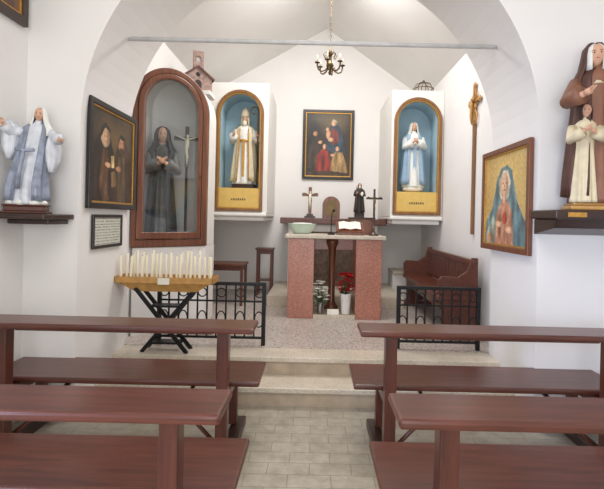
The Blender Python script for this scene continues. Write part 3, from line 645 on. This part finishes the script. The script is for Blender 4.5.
# ================================================================= FLOWERS
def leaf(mb,base,dirv,L,Wd,mi):
    d=Vector(dirv).normalized(); s=d.cross(Vector((0,0,1))); s=s.normalized() if s.length>.01 else Vector((1,0,0)); n=s.cross(d)
    b=Vector(base); P=[b,b+d*L*.4+s*Wd+n*.006,b+d*L*.4-s*Wd+n*.006,b+d*L-n*L*.1,b+d*L*.45-n*.004]
    mb.add(P,[(0,1,4),(0,4,2),(1,3,4),(4,3,2)],mi,False)
r=thing('poinsettia_vase','red poinsettia in tall white vase under altar','potted plant',(.39,5.42,.352))
m=MB(); m.lathe([(.045,0),(.05,.01),(.055,.1),(.065,.24),(.07,.25),(.06,.25),(.05,.2),(.001,.19)],n=24); m.obj('vase',WHITEP,r)
m=MB()
for i in range(90):
    a=random.uniform(0,2*pi); L=random.uniform(.06,.09); q=random.random()
    c=Vector((.085*q*math.cos(a),.06*q*math.sin(a),.27+random.uniform(0,.22)))
    leaf(m,c,(math.cos(a),math.sin(a),random.uniform(-.2,.8)),L,L*.32,0)
m.obj('red_bracts',RED,r)['kind']='stuff'
m=MB()
for i in range(24):
    a=random.uniform(0,2*pi); leaf(m,(0.02*math.cos(a),.02*math.sin(a),.25+random.uniform(0,.06)),(math.cos(a),math.sin(a),.1),.075,.024,0)
for i in range(6): m.tube([(0,0,.19),(.03*math.cos(i),.03*math.sin(i),.40)],.004,5)
m.obj('foliage',GREEN,r)['kind']='stuff'
r=thing('white_bouquet','white flower bouquet in small glass vase under altar','flowers',(.085,5.43,.352))
m=MB(); m.lathe([(.035,0),(.04,.01),(.03,.08),(.04,.14),(.034,.14),(.025,.08),(.001,.02)],n=20); m.obj('vase',CHROME,r)
mw=MB(); mg=MB()
for i in range(20):
    a=i*2.4; rr=.02+.012*math.sqrt(i)*1.6; z=.38-.012*i+random.uniform(-.02,.02); x,y=rr*math.cos(a),rr*math.sin(a)
    mg.tube([(0,0,.05),(x*.6,y*.6,z*.7),(x,y,z)],.003,5)
    for j in range(5):
        b=j*2*pi/5; leaf(mw,(x,y,z),(math.cos(b),math.sin(b),.5),.042,.016,0)
    leaf(mg,(x*.6,y*.6,z*.7),(math.cos(a),math.sin(a),.4),.08,.018,0)
mw.obj('petals',WFLOW,r)['kind']='stuff'; mg.obj('stems',GREEN,r)['kind']='stuff'
r=thing('small_notice','small white folded card standing on plinth','card',(.24,5.37,.352))
m=MB(); m.add([(-.07,0,0),(.07,0,0),(.07,.03,.06),(-.07,.03,.06),(-.07,.06,0),(.07,.06,0)],[(0,1,2,3),(3,2,5,4)]); m.obj('card',PAPER,r,solid=.002)
# ================================================================= SANCTUARY FURNITURE
def small_table(name,label,cat,loc,w,d,h,shelf=False):
    r=thing(name,label,cat,loc)
    MB().box(-w/2,w/2,-d/2,d/2,h-.03,h).obj('top',BENCHW,r,bevel=.006)
    MB().box(-w/2+.03,w/2-.03,-d/2+.03,d/2-.03,h-.09,h-.03).obj('apron',BENCHW,r)
    for sx in(-1,1):
        for sy in(-1,1):
            x=sx*(w/2-.035); y=sy*(d/2-.035); MB().box(x-.018,x+.018,y-.018,y+.018,0,h-.03).obj('leg',BENCHW,r,bevel=.003)
    if shelf: MB().box(-w/2+.04,w/2-.04,-d/2+.04,d/2-.04,h*.3,h*.3+.02).obj('lower_shelf',BENCHW,r)
    return r
small_table('side_table','low reddish wooden side table near cabinet','table',(-1.20,6.2,PL),.54,.42,.56)
small_table('wooden_stool','tall narrow wooden stool against wall','stool',(-.76,7.0,PL),.28,.26,.72,True)
r=thing('wooden_bench','long brown wooden bench with boarded back along wall','bench',(1.50,5.45,PL))
MB().box(-.24,.12,-.92,.92,.40,.435).obj('seat',BENCHW,r,bevel=.008)
MB().box(.10,.15,-.92,.92,.75,.81).obj('top_rail',BENCHW,r,bevel=.008)
MB().box(.11,.14,-.92,.92,.44,.49).obj('bottom_rail',BENCHW,r,bevel=.005)
for i in range(14):
    y=-.90+i*(1.8/14); MB().box(.117,.135,y+.006,y+.123,.48,.76).obj('back_board',BENCHW,r,bevel=.004)
MB().box(-.20,-.17,-.86,.86,.30,.40).obj('front_apron',BENCHW,r)
for y in(-.9,.87):
    m=MB(); P=((-.23,0),(-.23,.05),(-.19,.08),(-.19,.38),(-.23,.42),(-.24,.60),(-.20,.64),(-.04,.63),(.06,.70),(.10,.83),(.16,.83),(.17,0)); L=len(P)
    m.add([(x,yy,z) for yy in(y,y+.035) for (x,z) in P],[tuple(range(L)),tuple(range(L,2*L))]+[(i,(i+1)%L,L+(i+1)%L,L+i) for i in range(L)]); m.obj('end_panel',BENCHW,r,bevel=.004)
# ================================================================= WALL CROSS
r=thing('processional_cross','slim brown wall-hung pole with gilded carved cross top','cross',(1.745,4.95,1.36),rz=-pi/2)
MB().box(-.022,.022,-.03,0,0,1.25).obj('pole',NICHEW,r,bevel=.005)
m=MB(); cross(m,(0,-.02,1.2),.42,.28,.03,.03,armz=.62)
for (x,z) in((0,1.64),(-.15,1.46),(.15,1.46)): m.ball((x,-.02,z),(.035,.015,.035),0,12)
for a in range(16):
    t=a*pi/8; m.tube([(0.0,-.02,1.46),(.13*math.cos(t),-.02,1.46+.13*math.sin(t))],[.012,.003],5)
m.tube([(0,-.02,1.21),(-.06,-.02,1.22),(-.09,-.02,1.30),(-.04,-.02,1.36),(0,-.02,1.36)],.01,6); m.tube([(0,-.02,1.21),(.06,-.02,1.22),(.09,-.02,1.30),(.04,-.02,1.36),(0,-.02,1.36)],.01,6)
m.obj('gilded_head',GOLDP,r)
m=MB(); corpus(m,(0,-.045,1.2),.42,.3,.62,.26); m.obj('corpus',GOLDP,r)
# ================================================================= CHANDELIER
r=thing('chandelier','small antique brass chandelier with curved arms on chain','chandelier',(.13,5.1,3.12))
m=MB(); m.lathe([(.001,0),(.012,.01),(.02,.03),(.01,.05),(.03,.08),(.045,.11),(.03,.14),(.012,.17),(.012,.22),(.025,.25),(.012,.28),(.008,.33),(.001,.34)],n=20); m.obj('stem',BRASS,r)
for i in range(6):
    a=i*pi/3+.3; c,s=math.cos(a),math.sin(a)
    P=[(.02,.1),(.06,.05),(.10,.035),(.135,.05),(.15,.09),(.15,.12)]
    m=MB(); m.tube([(x*c,x*s,z) for x,z in P],.009,8); m.obj('arm',BRASS,r)
    m=MB(); m.tube([(x*c,x*s,z) for x,z in((.01,.22),(.05,.26),(.08,.23),(.06,.19),(.045,.2))],.006,6); m.obj('scroll',BRASS,r)
    m=MB(); m.lathe([(.004,.115),(.03,.125),(.032,.13),(.012,.132)],(.15*c,.15*s,0),14); m.obj('cup',BRASS,r)
    m=MB(); m.lathe([(.009,.13),(.009,.17),(.011,.18),(.007,.2),(.001,.215)],(.15*c,.15*s,0),10); m.obj('candle_bulb',IVORY,r)
m=MB(); z=.34; i=0
while z<1.43:
    pts=[]
    for q in range(12):
        t=2*pi*q/12; u=.009*math.cos(t); w=.02*math.sin(t); pts.append((u,0,z+w) if i%2 else (0,u,z+w))
    m.tube(pts,.0028,5,closed=True); z+=.033; i+=1
o=m.obj('chain',BRASS,r); o['kind']='stuff'
m=MB(); m.lathe([(.01,1.42),(.04,1.45),(.045,1.475)],n=16); m.obj('ceiling_rose',BRASS,r)
r=thing('brass_crown_ornament','openwork brass crown ornament on top of niche','ornament',(1.50,6.4,3.295))
m=MB()
for R,z in((.12,.01),(.14,.07)): m.tube([(R*math.cos(a*pi/12),R*math.sin(a*pi/12),z) for a in range(24)],.006,6,closed=True)
for i in range(8):
    a=i*pi/4; c,s=math.cos(a),math.sin(a); m.tube([(.12*c,.12*s,.01),(.14*c,.14*s,.07),(.10*c,.10*s,.14),(0,0,.17)],.005,6)
m.ball((0,0,.18),.018,0,10); m.obj('crown',BRASS,r)
# ================================================================= LIGHTS
def area(name,loc,target,sx,sy,e,col,spread=None):
    l=bpy.data.lights.new(name,'AREA'); l.shape='RECTANGLE'; l.size=sx; l.size_y=sy; l.energy=e; l.color=col
    if spread: l.spread=spread
    o=bpy.data.objects.new(name,l); COL.objects.link(o); o.location=loc
    o.rotation_euler=(Vector(target)-Vector(loc)).to_track_quat('-Z','Y').to_euler(); return o
area('door_daylight',(0,-1.9,1.4),(0,3,1.3),1.7,2.4,78,(.96,.98,1))
area('nave_light',(0,.8,4.1),(0,1.4,0),2.5,2.0,66,(1,.99,.975))
area('sanctuary_light',(.13,5.0,4.25),(.13,6.0,1.0),1.2,1.0,80,(1,.985,.965))
area('side_daylight',(-2.0,.9,1.2),(2.0,3.3,.9),.6,1.0,17,(.5,.64,1),1.3)
w=bpy.data.worlds.new('world'); bpy.context.scene.world=w; w.use_nodes=True
w.node_tree.nodes['Background'].inputs[0].default_value=(.85,.92,1,1); w.node_tree.nodes['Background'].inputs[1].default_value=.6
# ================================================================= CAMERA
cd=bpy.data.cameras.new('camera'); cam=bpy.data.objects.new('camera',cd); COL.objects.link(cam)
cam.location=(0,0,1.5); cam.rotation_euler=(pi/2,-.023,0)
cd.sensor_width=36; cd.lens=36*450/604; cd.shift_x=-13/604; cd.shift_y=-26.5/604; cd.clip_start=.05
bpy.context.scene.camera=cam
